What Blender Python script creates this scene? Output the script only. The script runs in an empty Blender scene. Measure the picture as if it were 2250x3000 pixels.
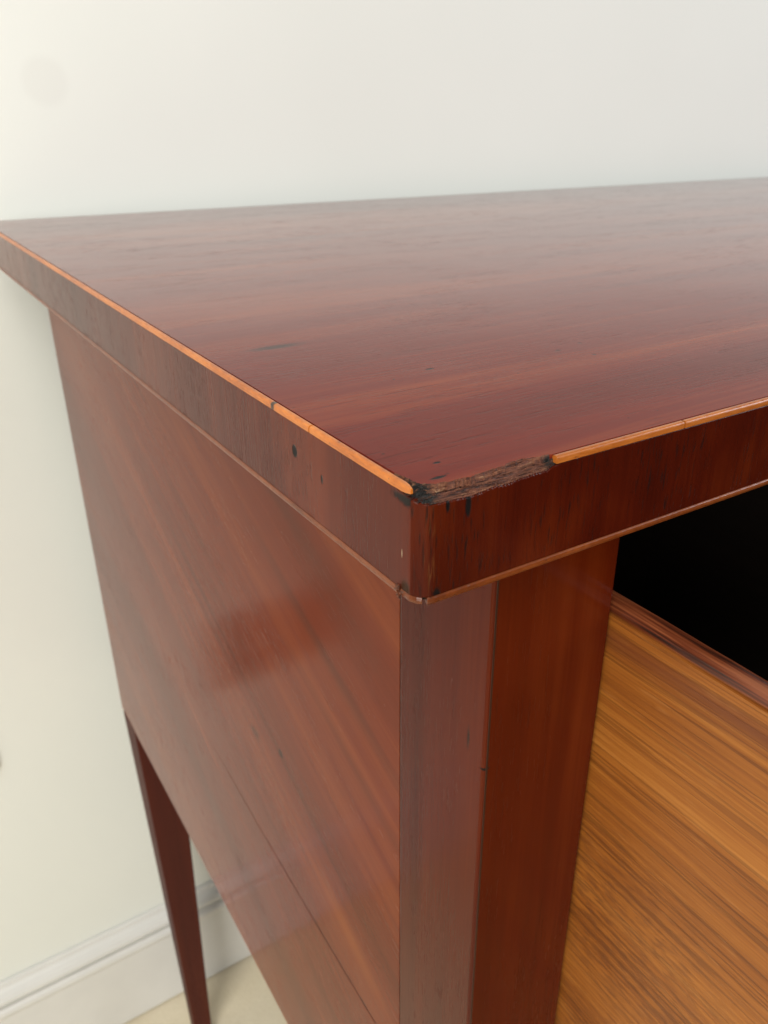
import bpy, math, random
from mathutils import Vector, Matrix, noise

random.seed(4)
scene = bpy.context.scene
U = 0.155            # metres per modelling unit
FZ = 5.70            # floor lies this many units below the top surface


def V(x, y, z):
    return Vector((x * U, y * U, (z + FZ) * U))


# ---------------------------------------------------------------- camera
PITCH = math.radians(25.84)
YAW = math.radians(32.87)
fwd = Vector((math.sin(YAW) * math.cos(PITCH), math.cos(YAW) * math.cos(PITCH), -math.sin(PITCH)))
rgt = Vector((math.cos(YAW), -math.sin(YAW), 0))
upv = rgt.cross(fwd)
cam_data = bpy.data.cameras.new('camera')
cam = bpy.data.objects.new('camera', cam_data)
scene.collection.objects.link(cam)
m = Matrix((rgt, upv, -fwd)).transposed().to_4x4()
m.translation = V(-0.5148, -0.7495, 0.4162)
cam.matrix_world = m
cam_data.sensor_fit = 'VERTICAL'
cam_data.sensor_height = 36.0
cam_data.sensor_width = 27.0
cam_data.lens = 28.56
cam_data.shift_x = -30.5 / 2212
cam_data.clip_start = 0.005
cam_data.clip_end = 100
cam_data.dof.use_dof = True
cam_data.dof.focus_distance = 1.22 * U
cam_data.dof.aperture_fstop = 29.0
scene.camera = cam

# ---------------------------------------------------------------- world, lamps, exposure
world = bpy.data.worlds.new('World')
scene.world = world
world.use_nodes = True
bg = world.node_tree.nodes['Background']
bg.inputs[0].default_value = (1.0, 0.97, 0.92, 1)
bg.inputs[1].default_value = 0.16


def area(name, loc, target, sx, sy, power, col):
    d = bpy.data.lights.new(name, 'AREA')
    d.shape = 'RECTANGLE'
    d.size, d.size_y = sx, sy
    d.energy = power
    d.color = col
    o = bpy.data.objects.new(name, d)
    scene.collection.objects.link(o)
    o.location = loc
    o.rotation_euler = (Vector(target) - Vector(loc)).to_track_quat('-Z', 'Y').to_euler()
    return o


area('window_light', (-2.0, -1.7, 1.45), (-0.1, 0.5, 0.65), 1.3, 1.5, 56, (1.0, 0.975, 0.92))
area('ceiling_light', (-0.75, -0.75, 2.55), (-0.1, 0.3, 0.4), 1.3, 1.1, 29, (1.0, 0.975, 0.92))
area('far_window_light', (3.0, -1.2, 1.9), (0.9, 0.5, 1.0), 1.2, 1.4, 58, (0.90, 0.93, 1.0))

scene.view_settings.view_transform = 'Standard'
scene.view_settings.look = 'None'
scene.view_settings.exposure = 0.0
scene.view_settings.gamma = 1.0
scene.view_settings.use_curve_mapping = False
scene.render.engine = 'CYCLES'
scene.cycles.use_denoising = True
scene.cycles.max_bounces = 8


# ---------------------------------------------------------------- node helpers
class NT:
    def __init__(self, name):
        self.mat = bpy.data.materials.new(name)
        self.mat.use_nodes = True
        self.t = self.mat.node_tree
        self.b = self.t.nodes['Principled BSDF']
        self.tc = self.t.nodes.new('ShaderNodeTexCoord')
        self.co = self.tc.outputs['Object']

    def n(self, typ, **kw):
        nd = self.t.nodes.new(typ)
        for k, v in kw.items():
            setattr(nd, k, v)
        return nd

    def link(self, a, b):
        if hasattr(a, 'is_linked') or hasattr(a, 'links'):
            self.t.links.new(a, b)
        else:
            b.default_value = a

    def math(self, op, a, b=0.0, c=0.0, clamp=False):
        nd = self.n('ShaderNodeMath', operation=op, use_clamp=clamp)
        for i, x in enumerate((a, b, c)):
            self.link(x, nd.inputs[i])
        return nd.outputs[0]

    def noise(self, scale, detail=3, rough=0.55, dist=0.0, vec=None, off=(0, 0, 0)):
        mp = self.n('ShaderNodeMapping')
        mp.inputs['Location'].default_value = off
        mp.inputs['Scale'].default_value = scale
        self.link(vec or self.co, mp.inputs['Vector'])
        nz = self.n('ShaderNodeTexNoise')
        nz.inputs['Scale'].default_value = 1.0
        nz.inputs['Detail'].default_value = detail
        nz.inputs['Roughness'].default_value = rough
        nz.inputs['Distortion'].default_value = dist
        self.link(mp.outputs[0], nz.inputs['Vector'])
        return nz.outputs['Fac']

    def warp(self, scale, amount):
        """object coordinates pushed about by a slow noise, so grain wanders"""
        mp = self.n('ShaderNodeMapping')
        mp.inputs['Scale'].default_value = scale
        self.link(self.co, mp.inputs['Vector'])
        nz = self.n('ShaderNodeTexNoise')
        nz.inputs['Scale'].default_value = 1.0
        nz.inputs['Detail'].default_value = 2
        self.link(mp.outputs[0], nz.inputs['Vector'])
        s = self.n('ShaderNodeVectorMath', operation='SUBTRACT')
        self.link(nz.outputs['Color'], s.inputs[0])
        s.inputs[1].default_value = (0.5, 0.5, 0.5)
        k = self.n('ShaderNodeVectorMath', operation='MULTIPLY')
        self.link(s.outputs[0], k.inputs[0])
        k.inputs[1].default_value = amount
        a = self.n('ShaderNodeVectorMath', operation='ADD')
        self.link(self.co, a.inputs[0])
        self.link(k.outputs[0], a.inputs[1])
        return a.outputs[0]

    def ramp(self, fac, stops, interp='LINEAR'):
        r = self.n('ShaderNodeValToRGB')
        r.color_ramp.interpolation = interp
        e = r.color_ramp.elements
        while len(e) < len(stops):
            e.new(0.5)
        for el, (p, c) in zip(e, stops):
            el.position = p
            el.color = (*c, 1) if len(c) == 3 else c
        self.link(fac, r.inputs[0])
        return r.outputs[0]

    def rng(self, x, a, b, c=0.0, d=1.0, smooth=False):
        r = self.n('ShaderNodeMapRange')
        r.clamp = True
        if smooth:
            r.interpolation_type = 'SMOOTHSTEP'
        self.link(x, r.inputs[0])
        for i, v in enumerate((a, b, c, d)):
            r.inputs[i + 1].default_value = v
        return r.outputs[0]

    def mix(self, fac, a, b, mode='MIX'):
        nd = self.n('ShaderNodeMix', data_type='RGBA', blend_type=mode)
        nd.clamp_factor = True
        self.link(fac, nd.inputs[0])
        for x, i in ((a, 6), (b, 7)):
            if isinstance(x, tuple):
                nd.inputs[i].default_value = (*x, 1) if len(x) == 3 else x
            else:
                self.link(x, nd.inputs[i])
        return nd.outputs[2]

    def spot(self, centre, radii, soft=0.35, wob=0.0, vec=None):
        """1 inside an ellipsoid round a point given in modelling units"""
        s = self.n('ShaderNodeVectorMath', operation='SUBTRACT')
        self.link(vec or self.co, s.inputs[0])
        s.inputs[1].default_value = V(*centre)
        k = self.n('ShaderNodeVectorMath', operation='DIVIDE')
        self.link(s.outputs[0], k.inputs[0])
        k.inputs[1].default_value = [r * U for r in radii]
        ln = self.n('ShaderNodeVectorMath', operation='LENGTH')
        self.link(k.outputs[0], ln.inputs[0])
        d = ln.outputs['Value']
        if wob:
            nz = self.noise((900, 900, 900), 2)
            d = self.math('ADD', d, self.math('MULTIPLY', self.math('SUBTRACT', nz, 0.5), wob))
        return self.rng(d, 1.0 + soft, 1.0 - soft, smooth=True)

    def bump(self, h, strength, dist, prev=None):
        nd = self.n('ShaderNodeBump')
        nd.inputs['Strength'].default_value = strength
        nd.inputs['Distance'].default_value = dist
        self.link(h, nd.inputs['Height'])
        if prev:
            self.link(prev, nd.inputs['Normal'])
        return nd.outputs[0]


def anis(axis, along, across):
    s = [across] * 3
    s['xyz'.index(axis)] = along
    return tuple(s)


def mahogany(name, axis, dark, mid, light, rough=0.2, broad=(1.2, 16), off=(0, 0, 0), bump=0.12,
             stains=(), pore=0.5, wander=0.012, pore_len=90, ior=1.36, speck=0.5, back_ior=None, tilt=0.0):
    """stains: (centre, radii, colour, soft, wobble, gloss loss)"""
    w = NT(name)
    co0 = w.co
    if tilt:             # board cut with its grain running down towards the front
        mp = w.n('ShaderNodeMapping')
        mp.inputs['Rotation'].default_value = (-tilt, 0, 0)
        w.link(co0, mp.inputs['Vector'])
        w.co = mp.outputs[0]
    vec = w.warp(anis(axis, 3, 9), anis(axis, 0.0, wander))
    n1 = w.noise(anis(axis, *broad), 3, 0.55, 0.3, vec, off)
    n2 = w.noise(anis(axis, 5, 150), 4, 0.6, 0.0, vec, off)
    n3 = w.noise(anis(axis, 22, 900), 3, 0.6, 0.0, vec, off)
    f = w.math('ADD', w.math('MULTIPLY', n1, 0.62), w.math('ADD', w.math('MULTIPLY', n2, 0.26), w.math('MULTIPLY', n3, 0.12)))
    f = w.rng(f, 0.33, 0.67)
    col = w.ramp(f, [(0.0, dark), (0.5, mid), (1.0, light)])
    # pores: short dark dashes along the grain
    pn = w.noise(anis(axis, pore_len, 1500), 2, 0.5, 0.0, None, off)
    pz = w.noise(anis(axis, 14, 60), 2, 0.5, 0.0, None, off)
    pm = w.math('MULTIPLY', w.rng(pn, 0.57, 0.66), w.rng(pz, 0.40, 0.60))
    col = w.mix(w.math('MULTIPLY', pm, pore), col, (0.010, 0.004, 0.003))
    # fine handling scratches and specks
    sp = w.noise((420, 420, 420), 2, 0.5, 0.0, None, off)
    col = w.mix(w.math('MULTIPLY', w.rng(sp, 0.735, 0.76), speck), col, (0.02, 0.01, 0.008))
    r = w.math('ADD', w.math('MULTIPLY', w.noise((38, 38, 38), 3, 0.6, 0.0, None, off), 0.06), rough - 0.03)
    r = w.math('ADD', r, w.math('MULTIPLY', pm, 0.2))
    h = w.math('SUBTRACT', w.math('MULTIPLY', n3, 0.6), w.math('MULTIPLY', pm, 0.8))
    for c, rad, colour, soft, wob, gl, *scr in stains:
        if scr and scr[0] == 2:      # a streak in the grain direction
            p = Matrix.Rotation(-tilt, 3, 'X') @ V(*c)
            mk = w.math('MULTIPLY', w.spot((p.x / U, p.y / U, p.z / U - FZ), rad, soft, wob), 0.5)
        else:
            mk = w.spot(c, rad, soft, wob, co0)
        if scr and scr[0] == 1:          # broken up into scratches along the grain
            sn = w.noise(anis(axis, 130, 1700), 3, 0.6, 0.6, None, (3, 3, 3))
            mk = w.math('MULTIPLY', mk, w.rng(sn, 0.52, 0.62))
        col = w.mix(mk, col, colour)
        r = w.math('ADD', r, w.math('MULTIPLY', mk, gl))
        h = w.math('SUBTRACT', h, w.math('MULTIPLY', mk, gl * 4))
    w.link(col, w.b.inputs['Base Color'])
    w.link(r, w.b.inputs['Roughness'])
    nb = w.bump(w.noise((26, 26, 26), 2, 0.5), 0.05, 0.002)
    w.link(w.bump(h, bump, 0.0006, nb), w.b.inputs['Normal'])
    w.b.inputs['IOR'].default_value = ior
    if back_ior:
        # reflective sheen written in by position: IOR rises from front corner to back
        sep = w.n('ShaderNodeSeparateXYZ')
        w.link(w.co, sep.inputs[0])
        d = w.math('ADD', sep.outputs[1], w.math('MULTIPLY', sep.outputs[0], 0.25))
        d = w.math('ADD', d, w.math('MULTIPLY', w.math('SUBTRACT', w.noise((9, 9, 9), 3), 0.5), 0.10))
        w.link(w.rng(d, 0.03, 0.30, ior, back_ior, True), w.b.inputs['IOR'])
    return w.mat


BLACK = (0.006, 0.005, 0.005)
T = 0.166            # thickness of the top
S = 0.0105           # upper stringing
SL = 0.0115          # lower stringing

M = {}
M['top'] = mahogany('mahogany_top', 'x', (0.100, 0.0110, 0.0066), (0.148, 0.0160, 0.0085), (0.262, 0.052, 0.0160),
                    rough=0.075, ior=1.16, back_ior=1.36, pore=0.3, broad=(1.3, 17), off=(3.1, 0.4, 0), bump=0.11, wander=0.02,
                    stains=[((0.078, 0.072, 0), (0.006, 0.003, 0.02), BLACK, .4, .5, .1),
                            ((0.05, 0.030, 0), (0.012, 0.0035, 0.02), BLACK, .4, .8, .1),
                            ((0.16, 0.75, 0), (0.05, 0.012, 0.02), (0.03, 0.008, 0.006), .7, .8, .05),
                            ((0.62, 0.42, 0), (0.006, 0.004, 0.02), BLACK, .5, .6, .1),
                            ((0.70, 0.44, 0), (0.004, 0.004, 0.02), BLACK, .5, .6, .1),
                            ((0.66, 0.36, 0), (0.005, 0.003, 0.02), BLACK, .5, .6, .1),
                            ((0.33, 0.45, 0), (0.009, 0.004, 0.02), BLACK, .5, .6, .1)])
M['band_side'] = mahogany('mahogany_band_side', 'z', (0.058, 0.0115, 0.0062), (0.085, 0.0150, 0.0074), (0.140, 0.027, 0.0105),
                          rough=0.15, ior=1.22, speck=0.2, broad=(5.0, 14), off=(1, 2, 3), bump=0.2, pore=0.35, pore_len=160,
                          stains=[((0, 0.350, -0.059), (0.02, 0.0085, 0.0105), BLACK, .15, .2, .3),
                                  ((0, 0.038, -0.100), (0.02, 0.0009, 0.0060), (0.38, 0.29, 0.19), .3, .2, .05),
                                  ((0, 0.030, -0.150), (0.02, 0.010, 0.012), (0.035, 0.012, 0.004), .5, .8, .2),
                                  ((0, 0.024, -0.020), (0.02, 0.036, 0.007), (0.012, 0.008, 0.007), .5, 1.2, .2),
                                  ((0, 0.26, -0.075), (0.02, 0.003, 0.007), BLACK, .4, .4, .2)])
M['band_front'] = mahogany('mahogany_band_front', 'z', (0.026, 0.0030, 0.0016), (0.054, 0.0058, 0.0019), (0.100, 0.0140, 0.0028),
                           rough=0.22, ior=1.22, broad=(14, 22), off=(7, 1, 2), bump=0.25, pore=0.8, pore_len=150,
                           stains=[((0.078, 0, -0.034), (0.0045, 0.03, 0.018), BLACK, .3, .4, .3),
                                   ((0.045, 0, -0.027), (0.003, 0.03, 0.009), BLACK, .3, .4, .2),
                                   ((0.020, 0, -0.090), (0.006, 0.03, 0.055), (0.10, 0.030, 0.009), .9, .4, .0, 1),
                                   ((0.030, 0, -0.152), (0.006, 0.03, 0.008), BLACK, .4, .8, .2)])
M['panel'] = mahogany('mahogany_panel', 'y', (0.085, 0.0180, 0.0070), (0.145, 0.0265, 0.0095), (0.225, 0.052, 0.0150),
                      rough=0.105, ior=1.16, speck=0.05, tilt=math.radians(24), broad=(1.3, 12), off=(0.2, 0.7, 1.3), bump=0.10, pore=0.12,
                      stains=[((0.19, 0.98, -1.26), (0.05, 0.012, 0.012), (0.03, 0.012, 0.008), .5, .3, .05),
                              ((0.19, 1.17, -1.32), (0.05, 0.030, 0.018), (0.09, 0.022, 0.010), .9, .4, .0),
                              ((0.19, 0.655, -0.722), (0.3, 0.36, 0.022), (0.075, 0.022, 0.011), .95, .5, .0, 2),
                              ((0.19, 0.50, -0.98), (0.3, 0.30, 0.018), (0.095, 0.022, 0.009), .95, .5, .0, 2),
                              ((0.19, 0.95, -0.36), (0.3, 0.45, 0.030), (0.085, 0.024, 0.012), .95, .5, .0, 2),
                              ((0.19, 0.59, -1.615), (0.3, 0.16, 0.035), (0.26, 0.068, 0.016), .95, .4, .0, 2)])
M['leg'] = mahogany('mahogany_leg', 'z', (0.050, 0.0056, 0.0012), (0.080, 0.0088, 0.0016), (0.128, 0.0200, 0.0034),
                    rough=0.14, ior=1.21, speck=0.05, broad=(1.5, 22), off=(5, 2, 0.4), bump=0.12, pore=0.15,
                    stains=[((0.19, 0.115, -0.56), (0.03, 0.0035, 0.022), (0.03, 0.009, 0.004), .7, .6, .02),
                            ((0.195, 0.07, -0.60), (0.010, 0.009, 0.0028), BLACK, .4, .4, .2)])
M['leg_dull'] = mahogany('mahogany_leg_matte', 'z', (0.042, 0.0060, 0.0030), (0.065, 0.0095, 0.0045), (0.095, 0.0170, 0.0065),
                         rough=0.55, broad=(1.5, 22), off=(2, 2, 0.4), bump=0.12, pore=0.15, ior=1.3)  # rougher finish, weakens the pale grazing reflection on the rear leg
M['inside'] = mahogany('interior_shade_wood', 'y', (0.008, 0.005, 0.003), (0.014, 0.008, 0.005), (0.022, 0.013, 0.008), rough=0.7, pore=0.3)  # near-black base colour carries the shade inside carcase and drawer


def make_string(name='boxwood', k=1.0):
    w = NT(name)
    n1 = w.noise((40, 40, 40), 3)
    n2 = w.noise((300, 300, 1300), 4, 0.65)
    f = w.math('ADD', w.math('MULTIPLY', n1, 0.5), w.math('MULTIPLY', n2, 0.5))
    col = w.ramp(f, [(0.30, (0.28 * k, 0.066 * k, 0.008)), (0.5, (0.50 * k, 0.138 * k, 0.013)), (0.70, (0.66 * k, 0.22 * k, 0.028))])
    mk = w.spot((0.0, 0.424, 0), (0.012, 0.006, 0.02), .3, .3)
    col = w.mix(mk, col, (0.03, 0.012, 0.006))
    mk2 = w.noise((600, 600, 600), 2)
    col = w.mix(w.math('MULTIPLY', w.rng(mk2, .68, .74), .6), col, (0.10, 0.03, 0.01))
    w.link(col, w.b.inputs['Base Color'])
    w.b.inputs['Roughness'].default_value = 0.3
    w.link(w.bump(n2, 0.3, 0.0004), w.b.inputs['Normal'])
    return w.mat


def make_string_low():
    w = NT('boxwood_darkened')
    n1 = w.noise((30, 30, 30), 3)
    n2 = w.noise((420, 420, 900), 3, 0.6)
    f = w.math('ADD', w.math('MULTIPLY', n1, 0.6), w.math('MULTIPLY', n2, 0.4))
    col = w.ramp(f, [(0.30, (0.085, 0.018, 0.004)), (0.5, (0.160, 0.036, 0.006)), (0.70, (0.23, 0.060, 0.011))])
    mk2 = w.noise((500, 500, 500), 2)
    col = w.mix(w.math('MULTIPLY', w.rng(mk2, .66, .74), .7), col, (0.05, 0.014, 0.006))
    w.link(col, w.b.inputs['Base Color'])
    w.b.inputs['Roughness'].default_value = 0.3
    w.link(w.bump(n2, 0.3, 0.0004), w.b.inputs['Normal'])
    return w.mat


M['string'] = make_string()
M['string_low'] = make_string_low()
M['string_front'] = make_string('boxwood_front', 0.72)


def make_torn():
    w = NT('torn_wood')
    vec = w.warp((120, 300, 300), (0, 0.0012, 0.0012))
    n1 = w.noise((70, 1500, 1500), 4, 0.65, 0.4, vec)
    n2 = w.noise((500, 2600, 2600), 3, 0.6, 0.0, vec)
    f = w.rng(w.math('ADD', w.math('MULTIPLY', n1, 0.65), w.math('MULTIPLY', n2, 0.35)), 0.32, 0.68)
    col = w.ramp(f, [(0.0, (0.008, 0.005, 0.004)), (0.22, (0.045, 0.015, 0.009)), (0.48, (0.140, 0.040, 0.018)),
                     (0.76, (0.23, 0.090, 0.045)), (1.0, (0.46, 0.31, 0.17))])
    # black glue and grime pooled at the corner
    g = w.math('MAXIMUM', w.spot((0.012, 0.012, -0.012), (0.020, 0.034, 0.03), .5, .9),
               w.spot((0.222, 0.006, -0.01), (0.010, 0.016, 0.02), .5, .8))
    g = w.math('MULTIPLY', g, w.rng(n1, 0.68, 0.50))
    col = w.mix(g, col, (0.012, 0.012, 0.011))
    w.link(col, w.b.inputs['Base Color'])
    w.link(w.math('SUBTRACT', w.rng(n1, 0.3, 0.7, 0.45, 0.85), w.math('MULTIPLY', g, 0.22)), w.b.inputs['Roughness'])
    w.link(w.bump(f, 0.8, 0.0008), w.b.inputs['Normal'])
    return w.mat


M['torn'] = make_torn()


def make_oak(name):
    w = NT(name)
    vec = w.warp((6, 4, 16), (0, 0, 0.0022))
    n1 = w.noise((30, 0.8, 34), 2, 0.55, 0.0, vec)
    n2 = w.noise((200, 3.0, 300), 2, 0.5, 0.0, vec)
    n3 = w.noise((700, 17, 820), 3, 0.6, 0.0, vec, (0, 0, 3))
    f = w.rng(w.math('ADD', w.math('MULTIPLY', n1, 0.35), w.math('ADD', w.math('MULTIPLY', n2, 0.20), w.math('MULTIPLY', n3, 0.45))), 0.34, 0.66)
    col = w.ramp(f, [(0.0, (0.185, 0.052, 0.007)), (0.35, (0.265, 0.080, 0.010)), (0.65, (0.335, 0.112, 0.015)), (1.0, (0.42, 0.160, 0.028))])
    # ring-porous lines: long thin dark dashes
    pn = w.noise((700, 6, 720), 1, 0.5, 0.0, vec, (1, 1, 1))
    pb = w.noise((300, 30, 500), 1, 0.5, 0.0, vec, (5, 1, 1))
    pm = w.math('MULTIPLY', w.rng(pn, 0.545, 0.575), w.math('MULTIPLY', w.rng(n1, 0.90, 0.30), w.rng(pb, 0.34, 0.46)))
    col = w.mix(w.math('MULTIPLY', pm, 0.62), col, (0.090, 0.023, 0.003))
    # medullary flecks and a cloud of wilder grain low down
    fl = w.noise((300, 150, 700), 3, 0.6, 0.3, vec, (4, 4, 4))
    cl = w.math('MAXIMUM', w.spot((0.475, 0.0, -1.10), (0.3, 0.30, 0.22), .7), w.spot((0.475, -0.05, -1.55), (0.3, 0.35, 0.20), .7))
    col = w.mix(w.math('MULTIPLY', w.rng(fl, 0.44, 0.62), w.math('MULTIPLY', cl, 0.6)), col, (0.12, 0.036, 0.010))
    fl2 = w.noise((300, 60, 500), 2, 0.5, 0.0, vec, (9, 4, 4))
    col = w.mix(w.math('MULTIPLY', w.rng(fl2, 0.64, 0.72), 0.25), col, (0.46, 0.20, 0.055))
    # worn, stained strip along the upper edge
    sep = w.n('ShaderNodeSeparateXYZ')
    w.link(w.co, sep.inputs[0])
    z = w.math('ADD', sep.outputs[2], w.math('MULTIPLY', w.math('SUBTRACT', n2, 0.5), 0.0022))
    z0 = (FZ - 0.388) * U
    rim = w.rng(z, z0 - 0.0004, z0 + 0.0006)
    rimc = w.ramp(n3, [(0.36, (0.022, 0.007, 0.004)), (0.5, (0.12, 0.026, 0.009)), (0.64, (0.24, 0.070, 0.025))])
    col = w.mix(rim, col, rimc)
    zb = (FZ - 0.435) * U
    st = w.math('MULTIPLY', w.rng(z, zb - 0.005, zb), w.rng(z, zb + 0.0045, zb + 0.0005))
    col = w.mix(w.math('MULTIPLY', st, 0.75), col, (0.12, 0.026, 0.008))
    w.link(col, w.b.inputs['Base Color'])
    w.link(w.math('ADD', w.math('MULTIPLY', n1, 0.15), w.math('SUBTRACT', 0.36, w.math('MULTIPLY', rim, 0.16))), w.b.inputs['Roughness'])
    h = w.math('SUBTRACT', w.math('ADD', n3, w.math('MULTIPLY', n2, 0.6)), w.math('MULTIPLY', pm, 0.7))
    w.link(w.bump(h, 0.3, 0.0006), w.b.inputs['Normal'])
    return w.mat


M['oak'] = make_oak('oak_drawer_side')


def make_wall():
    w = NT('wall_paint')
    n = w.noise((3, 3, 3), 3)
    col = w.ramp(n, [(0.3, (0.765, 0.785, 0.735)), (0.7, (0.795, 0.815, 0.765))])
    for c, r, k in (((0.41, 3.66, 0.57), 0.10, 0.16), ((1.15, 3.66, -4.62), 0.05, 0.25)):
        mk = w.spot(c, (r, 0.5, r), .25)
        col = w.mix(w.math('MULTIPLY', mk, k), col, (0.60, 0.59, 0.55))
    w.link(col, w.b.inputs['Base Color'])
    w.b.inputs['Roughness'].default_value = 0.75
    w.link(w.bump(w.noise((500, 500, 500), 2), 0.08, 0.0006), w.b.inputs['Normal'])
    return w.mat


def simple(name, col, rough, metal=0.0, var=0.08, scale=30):
    w = NT(name)
    n = w.noise((scale,) * 3, 3)
    a = tuple(c * (1 - var) for c in col)
    b = tuple(min(1, c * (1 + var)) for c in col)
    w.link(w.ramp(n, [(0.3, a), (0.7, b)]), w.b.inputs['Base Color'])
    w.b.inputs['Roughness'].default_value = rough
    w.b.inputs['Metallic'].default_value = metal
    w.link(w.bump(w.noise((scale * 12,) * 3, 2), 0.05, 0.0005), w.b.inputs['Normal'])
    return w.mat


def make_floor():
    w = NT('floor_covering')
    n = w.noise((9, 9, 9), 4, 0.6)
    n2 = w.noise((260, 260, 260), 3, 0.6)
    f = w.math('ADD', w.math('MULTIPLY', n, 0.7), w.math('MULTIPLY', n2, 0.3))
    w.link(w.ramp(f, [(0.3, (0.66, 0.57, 0.40)), (0.7, (0.80, 0.72, 0.55))]), w.b.inputs['Base Color'])
    w.b.inputs['Roughness'].default_value = 0.65
    w.link(w.bump(n2, 0.25, 0.002), w.b.inputs['Normal'])
    return w.mat


M['wall'] = make_wall()
M['floor'] = make_floor()
M['skirt'] = simple('skirting_gloss_paint', (0.71, 0.705, 0.675), 0.35, 0, 0.02)
M['steel'] = simple('satin_steel', (0.46, 0.45, 0.43), 0.45, 0.2)
M['socket_insert'] = simple('grey_plastic', (0.30, 0.29, 0.28), 0.45)
M['hole'] = simple('socket_hole', (0.01, 0.01, 0.01), 0.8)
M['edge_dark'] = simple('darkened_arris', (0.022, 0.007, 0.004), 0.35)
M['gap_shade'] = simple('dark_line', (0.012, 0.008, 0.006), 0.8)  # colour of the strips that darken the panel gaps


# ---------------------------------------------------------------- mesh helpers
def mesh_obj(name, verts, faces, mat, parent=None, smooth=False, bevel=0.0, seg=2):
    me = bpy.data.meshes.new(name)
    me.from_pydata([V(*v) for v in verts], [], faces)
    me.validate()
    o = bpy.data.objects.new(name, me)
    scene.collection.objects.link(o)
    for mt in (mat if isinstance(mat, (list, tuple)) else [mat]):
        me.materials.append(mt)
    if smooth:
        for p in me.polygons:
            p.use_smooth = True
        me.set_sharp_from_angle(angle=math.radians(smooth))
    if bevel:
        b = o.modifiers.new('bevel', 'BEVEL')
        b.width = bevel * U
        b.segments = seg
        b.limit_method = 'ANGLE'
        b.angle_limit = math.radians(40)
        b.harden_normals = False
    if parent:
        o.parent = parent
    return o


BOXF = [(0, 3, 2, 1), (4, 5, 6, 7), (0, 1, 5, 4), (1, 2, 6, 5), (2, 3, 7, 6), (3, 0, 4, 7)]


def box(x0, x1, y0, y1, z0, z1):
    return [(x0, y0, z0), (x1, y0, z0), (x1, y1, z0), (x0, y1, z0),
            (x0, y0, z1), (x1, y0, z1), (x1, y1, z1), (x0, y1, z1)]


def box_obj(name, b, mat, parent=None, bevel=0.004, seg=2):
    return mesh_obj(name, box(*b), BOXF, mat, parent, False, bevel, seg)


def loft(sections, closed=True, cap=True):
    """sections: lists of equally many points"""
    vs, fs = [], []
    n = len(sections[0])
    for s in sections:
        vs += s
    for i in range(len(sections) - 1):
        for j in range(n if closed else n - 1):
            k = (j + 1) % n
            fs.append((i * n + j, i * n + k, (i + 1) * n + k, (i + 1) * n + j))
    if cap:
        fs.append(tuple(range(n - 1, -1, -1)))
        fs.append(tuple((len(sections) - 1) * n + j for j in range(n)))
    return vs, fs


def empty(name, loc, parent=None):
    o = bpy.data.objects.new(name, None)
    scene.collection.objects.link(o)
    o.location = loc
    o.empty_display_size = 0.05
    if parent:
        o.parent = parent
    return o


def nz(x, y=0.0, z=0.0):
    return noise.noise(Vector((x, y, z)))


# ---------------------------------------------------------------- setting
WY = 3.66
floor = box_obj('floor', (-30, 30, -30, WY + 0.3, -FZ - 0.3, -FZ), M['floor'], None, 0)
floor['kind'] = 'structure'
wall = box_obj('wall', (-30, 30, WY, WY + 0.3, -FZ - 0.02, 10.5), M['wall'], None, 0)
wall['kind'] = 'structure'

prof = [(WY - 0.002, -FZ + 0.016), (3.560, -FZ + 0.016), (3.560, -5.03), (3.553, -5.012), (3.548, -4.988), (3.553, -4.964), (3.570, -4.952),
        (3.606, -4.948), (3.604, -4.930), (3.570, -4.915), (3.556, -4.895), (3.558, -4.872), (3.575, -4.850), (3.604, -4.836),
        (3.622, -4.822), (3.628, -4.800), (3.634, -4.787), (WY - 0.002, -4.784)]
vs, fs = loft([[(x, y, z) for y, z in prof] for x in (-30, 30)])
mesh_obj('skirting_board', vs, fs, M['skirt'], wall, False, 0.003, 2)

# wall socket, left of the sideboard
sock = empty('wall_socket', V(-0.96, WY, -3.07))
sock['label'] = 'satin steel double wall socket at left edge above skirting, mirrored in side panel'
sock['category'] = 'socket'


def child_box(name, b, mat, parent, bevel):
    o = box_obj(name, b, mat, None, bevel)
    o.parent = parent
    o.matrix_parent_inverse = Matrix.Translation(-parent.location)
    return o


sx0, sx1, sz0, sz1 = -1.455, -0.515, -3.07, -2.51
plate = child_box('plate', (sx0, sx1, WY - 0.045, WY - 0.001, sz0, sz1), M['steel'], sock, 0.02)
for cxs in (-1.19, -0.745):
    child_box('insert', (cxs - 0.17, cxs + 0.17, WY - 0.052, WY - 0.046, -2.98, -2.63), M['socket_insert'], sock, 0.006)
    child_box('rocker_switch', (cxs - 0.05, cxs + 0.05, WY - 0.062, WY - 0.047, -2.61, -2.54), M['socket_insert'], sock, 0.008)
    for dx, dz, ww, hh in ((0, -2.72, .02, .045), (-.085, -2.88, .035, .018), (.085, -2.88, .035, .018)):
        child_box('pin_hole', (cxs + dx - ww, cxs + dx + ww, WY - 0.0545, WY - 0.051, dz - hh, dz + hh), M['hole'], sock, 0)

# ---------------------------------------------------------------- sideboard
sb = empty('sideboard', (0, 0, 0))
sb['label'] = 'antique mahogany sideboard with orange string inlay, chipped top corner and open drawer'
sb['category'] = 'sideboard'

L, D = 8.06, 3.50
RC = 0.026           # rounded front corner


def corner_arc(r, n, inset=0.0):
    """quarter circle from the left side (x=inset) round to the front (y=inset)"""
    c = RC
    rr = r - inset
    return [(c - rr * math.cos(a), c - rr * math.sin(a)) for a in [math.pi / 2 * i / n for i in range(n + 1)]]


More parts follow.
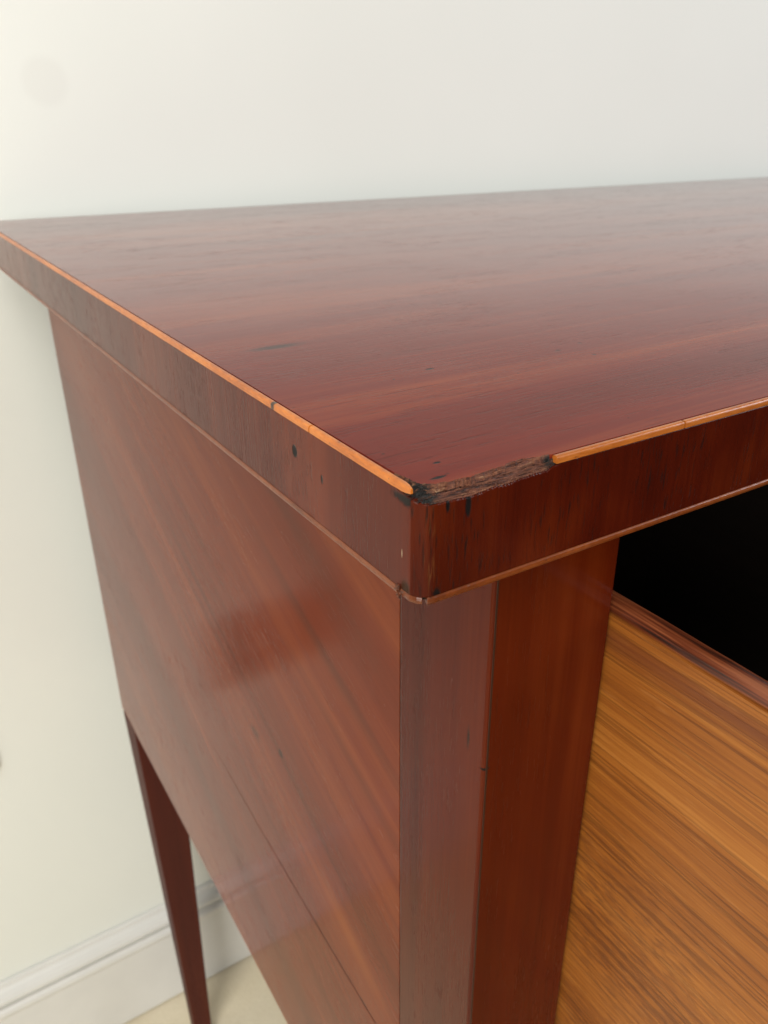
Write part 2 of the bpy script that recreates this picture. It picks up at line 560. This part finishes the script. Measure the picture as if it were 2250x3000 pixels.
# --- top: the veneered board, its upper skin ending at the stringing, torn away at the corner
DMG = [(0.0118, 0.078), (0.0125, 0.066), (0.0163, 0.0535), (0.0170, 0.038), (0.0200, 0.0260), (0.0363, 0.0165), (0.0551, 0.0118),
       (0.070, 0.0122), (0.091, 0.0105), (0.1191, 0.0140), (0.1481, 0.0150), (0.161, 0.0200), (0.1818, 0.0205),
       (0.1989, 0.0165), (0.220, 0.0125), (0.2270, 0.0115)]
ragged = []
for i in range(len(DMG) - 1):
    (xa, ya), (xb, yb) = DMG[i], DMG[i + 1]
    k = max(2, int(math.hypot(xb - xa, yb - ya) / 0.0016))
    for j in range(k):
        t = j / k
        x, y = xa + (xb - xa) * t, ya + (yb - ya) * t
        if i > 1:
            a = 0.0026
            y += a * nz(x * 260, 1) + 0.6 * a * nz(x * 900, 5) + 0.0030 * nz(x * 75, 11)
            if xa < 0.03:
                x += a * nz(y * 300, 9)
        ragged.append((x, y))
outline = [(S, D), (S, 0.9), (S, 0.3)] + ragged + [(0.2290, S), (0.6, S), (2.5, S), (L - S, S), (L - S, D)]
n = len(outline)


def inset_pt(i, d):
    if 2 < i < 3 + len(ragged):
        x, y = outline[i]
        return (x - d * (0.3 if y < 0.03 else 1), y - d) if True else (x, y)
    return outline[i]


top_z = [[(x, y, 0.0) for x, y in outline],
         [(*inset_pt(i, 0.0012), -0.003) for i in range(n)],
         [(*inset_pt(i, 0.0034), -S) for i in range(n)]]
vs, fs = loft(top_z, True, False)
fs.append(tuple(range(n - 1, -1, -1))[::-1][::-1])
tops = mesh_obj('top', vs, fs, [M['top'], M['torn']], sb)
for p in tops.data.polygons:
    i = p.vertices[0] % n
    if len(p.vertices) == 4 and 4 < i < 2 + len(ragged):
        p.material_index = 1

# body of the board below the skin
arc = corner_arc(RC, 6, 0.012)
bod = [(0.012, D)] + [(x, y) for x, y in arc] + [(L - 0.012, 0.012), (L - 0.012, D)]
vs, fs = loft([[(x, y, -T + 0.001) for x, y in bod], [(x, y, -S - 0.010) for x, y in bod]])
mesh_obj('core_board', vs, fs, M['inside'], tops)


# crossbanded edge veneers: strips that follow the outline
def front_top(x):
    """upper limit of the front veneer"""
    P = [(-0.05, -S), (-0.004, -S - 0.003), (0.0156, -0.0200), (0.0385, -0.0205), (0.0592, -0.0215), (0.0804, -0.0234), (0.1019, -0.0217),
         (0.1208, -0.0185), (0.1434, -0.0211), (0.1574, -0.0185), (0.1862, -0.0170), (0.2129, -0.0170), (0.2300, -S), (9, -S)]
    for (xa, za), (xb, zb) in zip(P, P[1:]):
        if xa <= x <= xb:
            z = za + (zb - za) * (x - xa) / (xb - xa)
            if 0.0 < x < 0.226:
                z += 0.0022 * nz(x * 300, 3) + 0.0014 * nz(x * 1100, 7) - 0.0006
            return z
    return -S


def band(name, pts, ztop, mat, thick=0.011):
    """pts: xy along the visible face; the strip has a face, a top ledge and a back"""
    secs = []
    for i, (x, y) in enumerate(pts):
        a = Vector(pts[max(0, i - 1)])
        b = Vector(pts[min(len(pts) - 1, i + 1)])
        d = (b - a).normalized()
        nrm = Vector((-d.y, d.x))        # inwards
        zt = ztop(i, x, y)
        q = (x + nrm.x * thick, y + nrm.y * thick)
        e = (x + nrm.x * 0.0012, y + nrm.y * 0.0012)
        secs.append([(x, y, -T + SL), (x, y, zt - 0.0015), (e[0], e[1], zt), (q[0], q[1], zt), (q[0], q[1], -T + SL)])
    vs, fs = loft(secs, True, True)
    return mesh_obj(name, vs, fs, mat, tops, smooth=28)


full_arc = corner_arc(RC, 12)
left_pts = [(0, D)] + [(0, D - (D - 0.08) * i / 40) for i in range(1, 40)] + [(0, 0.075 - 0.0035 * i) for i in range(8)] + full_arc[0:3]
left_pts = [p for i, p in enumerate(left_pts) if i == 0 or (Vector(p) - Vector(left_pts[i - 1])).length > 1e-4]


def left_top(i, x, y):
    z = -S
    if y < 0.055:
        z -= 0.0050 * min(1, (0.055 - y) / 0.02) * (0.6 + 0.8 * abs(nz(y * 260, 2)))
    return z


band('edge_band', left_pts, left_top, M['band_side'])
fr = [full_arc[i] for i in range(2, 13)]
fr += [(RC + 0.0012 * i, 0.0) for i in range(1, 165)]
fr += [(0.25, 0), (0.5, 0), (1.0, 0), (2.5, 0), (5, 0), (L, 0)]
band('edge_band', fr, lambda i, x, y: front_top(x), M['band_front'])
band('edge_band', [(L, 0), (L, 1.5), (L, D)], lambda i, x, y: -S, M['band_side'])

# torn core: fibrous broken wood where veneer and stringing have gone
NX, NY = 220, 22
vs, fs = [], []
X0, X1 = 0.0015, 0.2305
for i in range(NX + 1):
    x = X0 + (X1 - X0) * i / NX
    # edge of the front face at this x
    yf = 0.0016
    if x < RC:
        yf = RC - math.sqrt(max(0, RC * RC - (RC - x) ** 2)) + 0.0016
    yb = 0.030 if x > 0.03 else 0.030 + (0.03 - x) * 1.2
    yb = max(yb, yf + 0.006)
    zf = front_top(x) + 0.0006
    for j in range(NY + 1):
        t = j / NY
        y = yf + (yb - yf) * t
        z = zf + (-0.0035 - zf) * min(1, t * 1.7) ** 0.9
        rid = nz(x * 34, y * 620, 1.0) * 0.0052 + nz(x * 110, y * 1300, 4.0) * 0.0022 + nz(x * 200, y * 1100, 8.0) * 0.0010
        # long splinter ledges parallel to the edge
        led = 0.0030 * math.sin((y + 0.0025 * nz(x * 30, 2.0)) * 900)
        k = min(1, t * 6) * (1.0 if t < 0.75 else max(0, (1 - t) / 0.25))
        z += (rid + led * 0.9) * k - 0.0022 * k
        if x < 0.032 and y < 0.03:
            z -= 0.002 * k
        z = min(z, -0.0022)
        vs.append((x, y, z))
for i in range(NX):
    for j in range(NY):
        a = i * (NY + 1) + j
        fs.append((a, a + NY + 1, a + NY + 2, a + 1))
mesh_obj('torn_core', vs, fs, M['torn'], tops, smooth=False)


# loose fibres and chips lying in the break
def splinter(p, d, ln, w):
    d = Vector(d).normalized()
    s = d.cross(Vector((0, 0, 1))).normalized() * w
    u = Vector((0, 0, w * 0.6))
    a = Vector(p)
    b = a + d * ln
    mid = a + d * ln * 0.5 + Vector((0, 0, ln * 0.06))
    secs = []
    for c, k in ((a, 0.5), (mid, 1.0), (b, 0.12)):
        secs.append([tuple(c - s * k), tuple(c - u * k), tuple(c + s * k), tuple(c + u * k)])
    return loft(secs)


allv, allf = [], []
for i in range(46):
    x = random.uniform(0.02, 0.215)
    y = random.uniform(0.003, 0.017)
    z = front_top(x) + 0.001 + (y / 0.02) * 0.011 + random.uniform(-0.001, 0.0008)
    v_, f_ = splinter((x, y, min(z, -0.003)), (1, random.uniform(-.12, .12), random.uniform(-.06, .08)), random.uniform(0.007, 0.03), random.uniform(0.0005, 0.0012))
    o_ = len(allv)
    allv += v_
    allf += [tuple(q + o_ for q in f) for f in f_]
spl = mesh_obj('splinter', allv, allf, M['torn'], tops)
spl['kind'] = 'stuff'


# --- stringing: square lines of boxwood let into the arrises
def string_piece(path, w, h, mat, out, zc, wobble=0.0005, taper_end=0.0, name='stringing', seed=0):
    """path of xy points on the OUTER face; out = unit xy pointing outward per point function"""
    secs = []
    prof = [(0.0006, -h), (0.0006, -0.0040), (0.0002, -0.0022), (-0.0008, -0.0008), (-0.0024, 0.0001), (-0.0050, 0.0003), (-w + 0.0032, 0.0002), (-w + 0.0016, -0.0016), (-w + 0.0014, -h)]
    N = len(path)
    for i, (x, y) in enumerate(path):
        ox, oy = out(x, y, i)
        k = 1.0
        if taper_end and i >= N - 4:
            k = (1.0, 0.86, 0.62, 0.35)[i - (N - 4)]
        j = wobble * nz(i * 0.8, seed)
        secs.append([(x + ox * (p * k + j), y + oy * (p * k + j), zc + q * (1 if q < 0 else k) * (1 if k == 1 else (0.5 + k / 2)) + j * 0.4) for p, q in prof])
    vs, fs = loft(secs)
    return mesh_obj(name, vs, fs, mat, tops, smooth=50)


def lin(a, b, step):
    k = max(1, int(abs(b - a) / step))
    return [a + (b - a) * i / k for i in range(k + 1)]


LEFT = lambda x, y, i: (-1, 0)
FRONT = lambda x, y, i: (0, -1)
string_piece([(0, y) for y in lin(D, 0.2955, 0.06)], S, S, M['string'], LEFT, 0.0, seed=1)
string_piece([(0, y) for y in lin(0.2925, 0.060, 0.012)] + [(0.0006, y) for y in lin(0.052, 0.019, 0.006)], S, S, M['string'], LEFT, 0.0, seed=2, taper_end=1)
string_piece([(x, 0) for x in lin(0.2285, 0.4900, 0.02)], S, S, M['string_front'], FRONT, 0.0, seed=3)
string_piece([(x, 0) for x in lin(0.4930, L, 0.10)], S, S, M['string_front'], FRONT, 0.0, seed=4)
# lower lines
ZL = -T + SL


def low_piece(path, outv, seed, ends=(0, 0)):
    secs = []
    prof = [(0.0004, -0.0006), (0.0022, -0.0020), (0.0030, -0.0058), (0.0022, -SL + 0.002), (0.0, -SL - 0.0006), (-0.012, -SL - 0.0006), (-0.012, -0.0006)]
    N = len(path)
    for i, (x, y) in enumerate(path):
        ox, oy = outv(x, y, i)
        j = 0.0006 * nz(i * 1.1, seed)
        secs.append([(x + ox * (p + j), y + oy * (p + j), ZL + q + j * 0.6) for p, q in prof])
    vs, fs = loft(secs)
    return mesh_obj('stringing', vs, fs, M['string_low'], tops, bevel=0.0006, seg=2)


def arc_out(x, y, i):
    d = Vector((x - RC, y - RC))
    if x >= RC:
        return (0, -1)
    if y >= RC:
        return (-1, 0)
    d.normalize()
    return (d.x, d.y)


low_piece([(0, y) for y in lin(D, 0.047, 0.05)], LEFT, 11)
low_piece([(0.0015 + 0.001 * nz(i, 3), y) for i, y in enumerate(lin(0.036, 0.0405, 0.004))][::-1] + [(x + 0.0015, y + 0.001) for x, y in full_arc[1:8]], arc_out, 12)
low_piece([full_arc[i] for i in range(9, 13)] + [(x, 0) for x in lin(RC + 0.004, 0.12, 0.005)] + [(x, 0) for x in lin(0.13, L, 0.10)], arc_out, 13)

# little broken knot of inlay hanging at the gap in the lower line
allv, allf = [], []
for i in range(9):
    p = (-0.002 + random.uniform(-.002, .001), 0.041 + random.uniform(-.006, .006), ZL + random.uniform(-0.010, 0.003))
    v_, f_ = splinter(p, (random.uniform(-.5, .2), random.uniform(-1, 1), random.uniform(-1, 1)), random.uniform(.006, .012), random.uniform(.0015, .003))
    o_ = len(allv)
    allv += v_
    allf += [tuple(q + o_ for q in f) for f in f_]
mesh_obj('broken_inlay', allv, allf, M['torn'], tops)


# --- legs
def leg(x0, x1, y0, y1, tx, ty, mat='leg'):
    """square down to the carcase bottom, then tapering; tx, ty = ranges at the foot"""
    zb = -2.735
    xa = x0 + 0.062 if (y0 > 1 and x0 < 1) else x0
    z = [(-T - 0.002, xa, x1, y0, y1), (zb - 0.001, xa, x1, y0, y1), (zb - 0.001, x0, x1, y0, y1), (-FZ, tx[0], tx[1], ty[0], ty[1])]
    secs = [[(a, c, q), (b, c, q), (b, d, q), (a, d, q)] for q, a, b, c, d in z]
    vs, fs = loft(secs)
    fs = [tuple(reversed(f)) for f in fs]
    return mesh_obj('leg', vs, fs, M[mat], sb, False, 0.006, 3)


PX, PY = 0.19, 0.070
leg(PX, 0.465, PY, 0.336, (0.235, 0.36), (0.11, 0.24))
leg(PX, 0.435, 3.12, 3.345, (0.240, 0.355), (3.13, 3.24), 'leg_dull')
leg(L - 0.465, L - PX, PY, 0.336, (L - 0.36, L - 0.235), (0.11, 0.24))
leg(L - 0.435, L - PX, 3.12, 3.42, (L - 0.355, L - 0.240), (3.15, 3.30))
box_obj('edge_line', (PX + 0.0058, PX + 0.0098, PY - 0.0006, PY + 0.004, -2.73, -T - 0.001), M['edge_dark'], sb, 0.0004)

# --- carcase
SPLIT = [(3.42, -1.700, 0.0002), (1.9, -1.715, 0.0004), (1.5, -1.742, 0.0060), (1.22, -1.775, 0.0090), (0.94, -1.797, 0.0105), (0.70, -1.811, 0.0105), (0.47, -1.824, 0.0105), (0.3385, -1.831, 0.0100)]


def split_at(y):
    for (ya, za, ga), (yb, zb, gb) in zip(SPLIT, SPLIT[1:]):
        if yb <= y <= ya:
            t = (ya - y) / (ya - yb)
            return za + (zb - za) * t + 0.0015 * nz(y * 14, 4), (ga + (gb - ga) * t) * (1 + 0.5 * nz(y * 30, 6))
    return SPLIT[-1][1:]


def panel_board(lower):
    secs = []
    for y in lin(3.37, 0.3392, 0.03):
        z, g = split_at(y)
        a, b = (-2.735, z - g / 2) if lower else (z + g / 2, -T - 0.001)
        x0 = PX + (0.0026 if lower else 0.002)
        secs.append([(x0, y, a), (0.25, y, a), (0.25, y, b), (x0, y, b)])
    vs, fs = loft(secs)
    return mesh_obj('side_panel', vs, fs, M['panel'], sb)


secs = []
for y in lin(2.2, 0.3400, 0.03):
    z, g = split_at(y)
    h = g / 2 + 0.004
    xf = PX + 0.0036 + 0.0008 * nz(y * 25, 8)
    secs.append([(xf, y, z - h * 0.0 - g / 2 + 0.0001), (xf + 0.02, y, z - g / 2 + 0.0001), (xf + 0.02, y, z + g / 2 - 0.0001), (xf, y, z + g / 2 - 0.0001)])
vs, fs = loft(secs)
mesh_obj('split_shade_strip', vs, fs, M['gap_shade'], sb)  # dark strip standing in for the shade within the open split
box_obj('joint_shade_strip', (PX + 0.0040, PX + 0.03, 0.3362, 0.3390, -2.73, -T - 0.003), M['gap_shade'], sb, 0)  # dark strip painted in as the shade of the leg joint
panel_board(False)
panel_board(True)
box_obj('side_panel', (L - 0.25, L - PX - 0.002, 0.3395, 3.117, -2.735, -T - 0.001), M['panel'], sb, 0.0015)
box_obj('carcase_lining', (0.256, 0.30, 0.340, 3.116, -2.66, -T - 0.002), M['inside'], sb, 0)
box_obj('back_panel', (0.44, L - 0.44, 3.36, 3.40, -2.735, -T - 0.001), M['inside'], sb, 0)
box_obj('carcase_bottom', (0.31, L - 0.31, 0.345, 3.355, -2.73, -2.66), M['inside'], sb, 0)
box_obj('front_rail', (0.468, L - 0.468, PY + 0.006, 0.336, -2.733, -2.60), M['leg'], sb, 0.004)
box_obj('divider', (2.98, 3.06, PY + 0.006, 3.355, -2.598, -T - 0.001), M['leg'], sb, 0.004)
box_obj('front_panel', (3.064, L - 0.468, PY + 0.010, 0.20, -2.597, -T - 0.002), M['leg'], sb, 0.004)

# --- open drawer
dr = empty('drawer', (0, 0, 0), sb)
DY0, DY1 = -1.25, 1.95


def drawer_side(x0, x1, name):
    r = (x1 - x0) / 2
    cx = (x0 + x1) / 2
    pr = [(x0, -2.56), (x0, -0.3875), (x0 + 0.0050, -0.3865), (x0 + 0.0050, -0.3815), (x0 + 0.0005, -0.3790)]
    for i in range(1, 12):
        a = math.pi * (1 - i / 12)
        pr.append((cx + (r - 0.0005) * math.cos(a), -0.3790 + 0.019 * math.sin(a)))
    pr += [(x1, -0.3790), (x1, -2.56)]
    ys = lin(DY0, DY1, 0.05)
    secs = []
    for k, y in enumerate(ys):
        w = 0.0010 * nz(k * 0.9, 2)
        secs.append([(x, y, z + (w if z > -1 else 0)) for x, z in pr])
    vs, fs = loft(secs)
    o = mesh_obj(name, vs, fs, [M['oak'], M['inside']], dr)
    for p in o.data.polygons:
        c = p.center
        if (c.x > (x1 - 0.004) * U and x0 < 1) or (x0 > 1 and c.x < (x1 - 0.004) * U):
            p.material_index = 1  # inner oak faces take the shade-dark interior colour
    return o


drawer_side(0.475, 0.523, 'drawer_side')
drawer_side(2.90, 2.944, 'drawer_side')
box_obj('drawer_front', (0.472, 2.948, -1.40, -1.253, -2.575, -0.185), M['leg'], dr, 0.006)
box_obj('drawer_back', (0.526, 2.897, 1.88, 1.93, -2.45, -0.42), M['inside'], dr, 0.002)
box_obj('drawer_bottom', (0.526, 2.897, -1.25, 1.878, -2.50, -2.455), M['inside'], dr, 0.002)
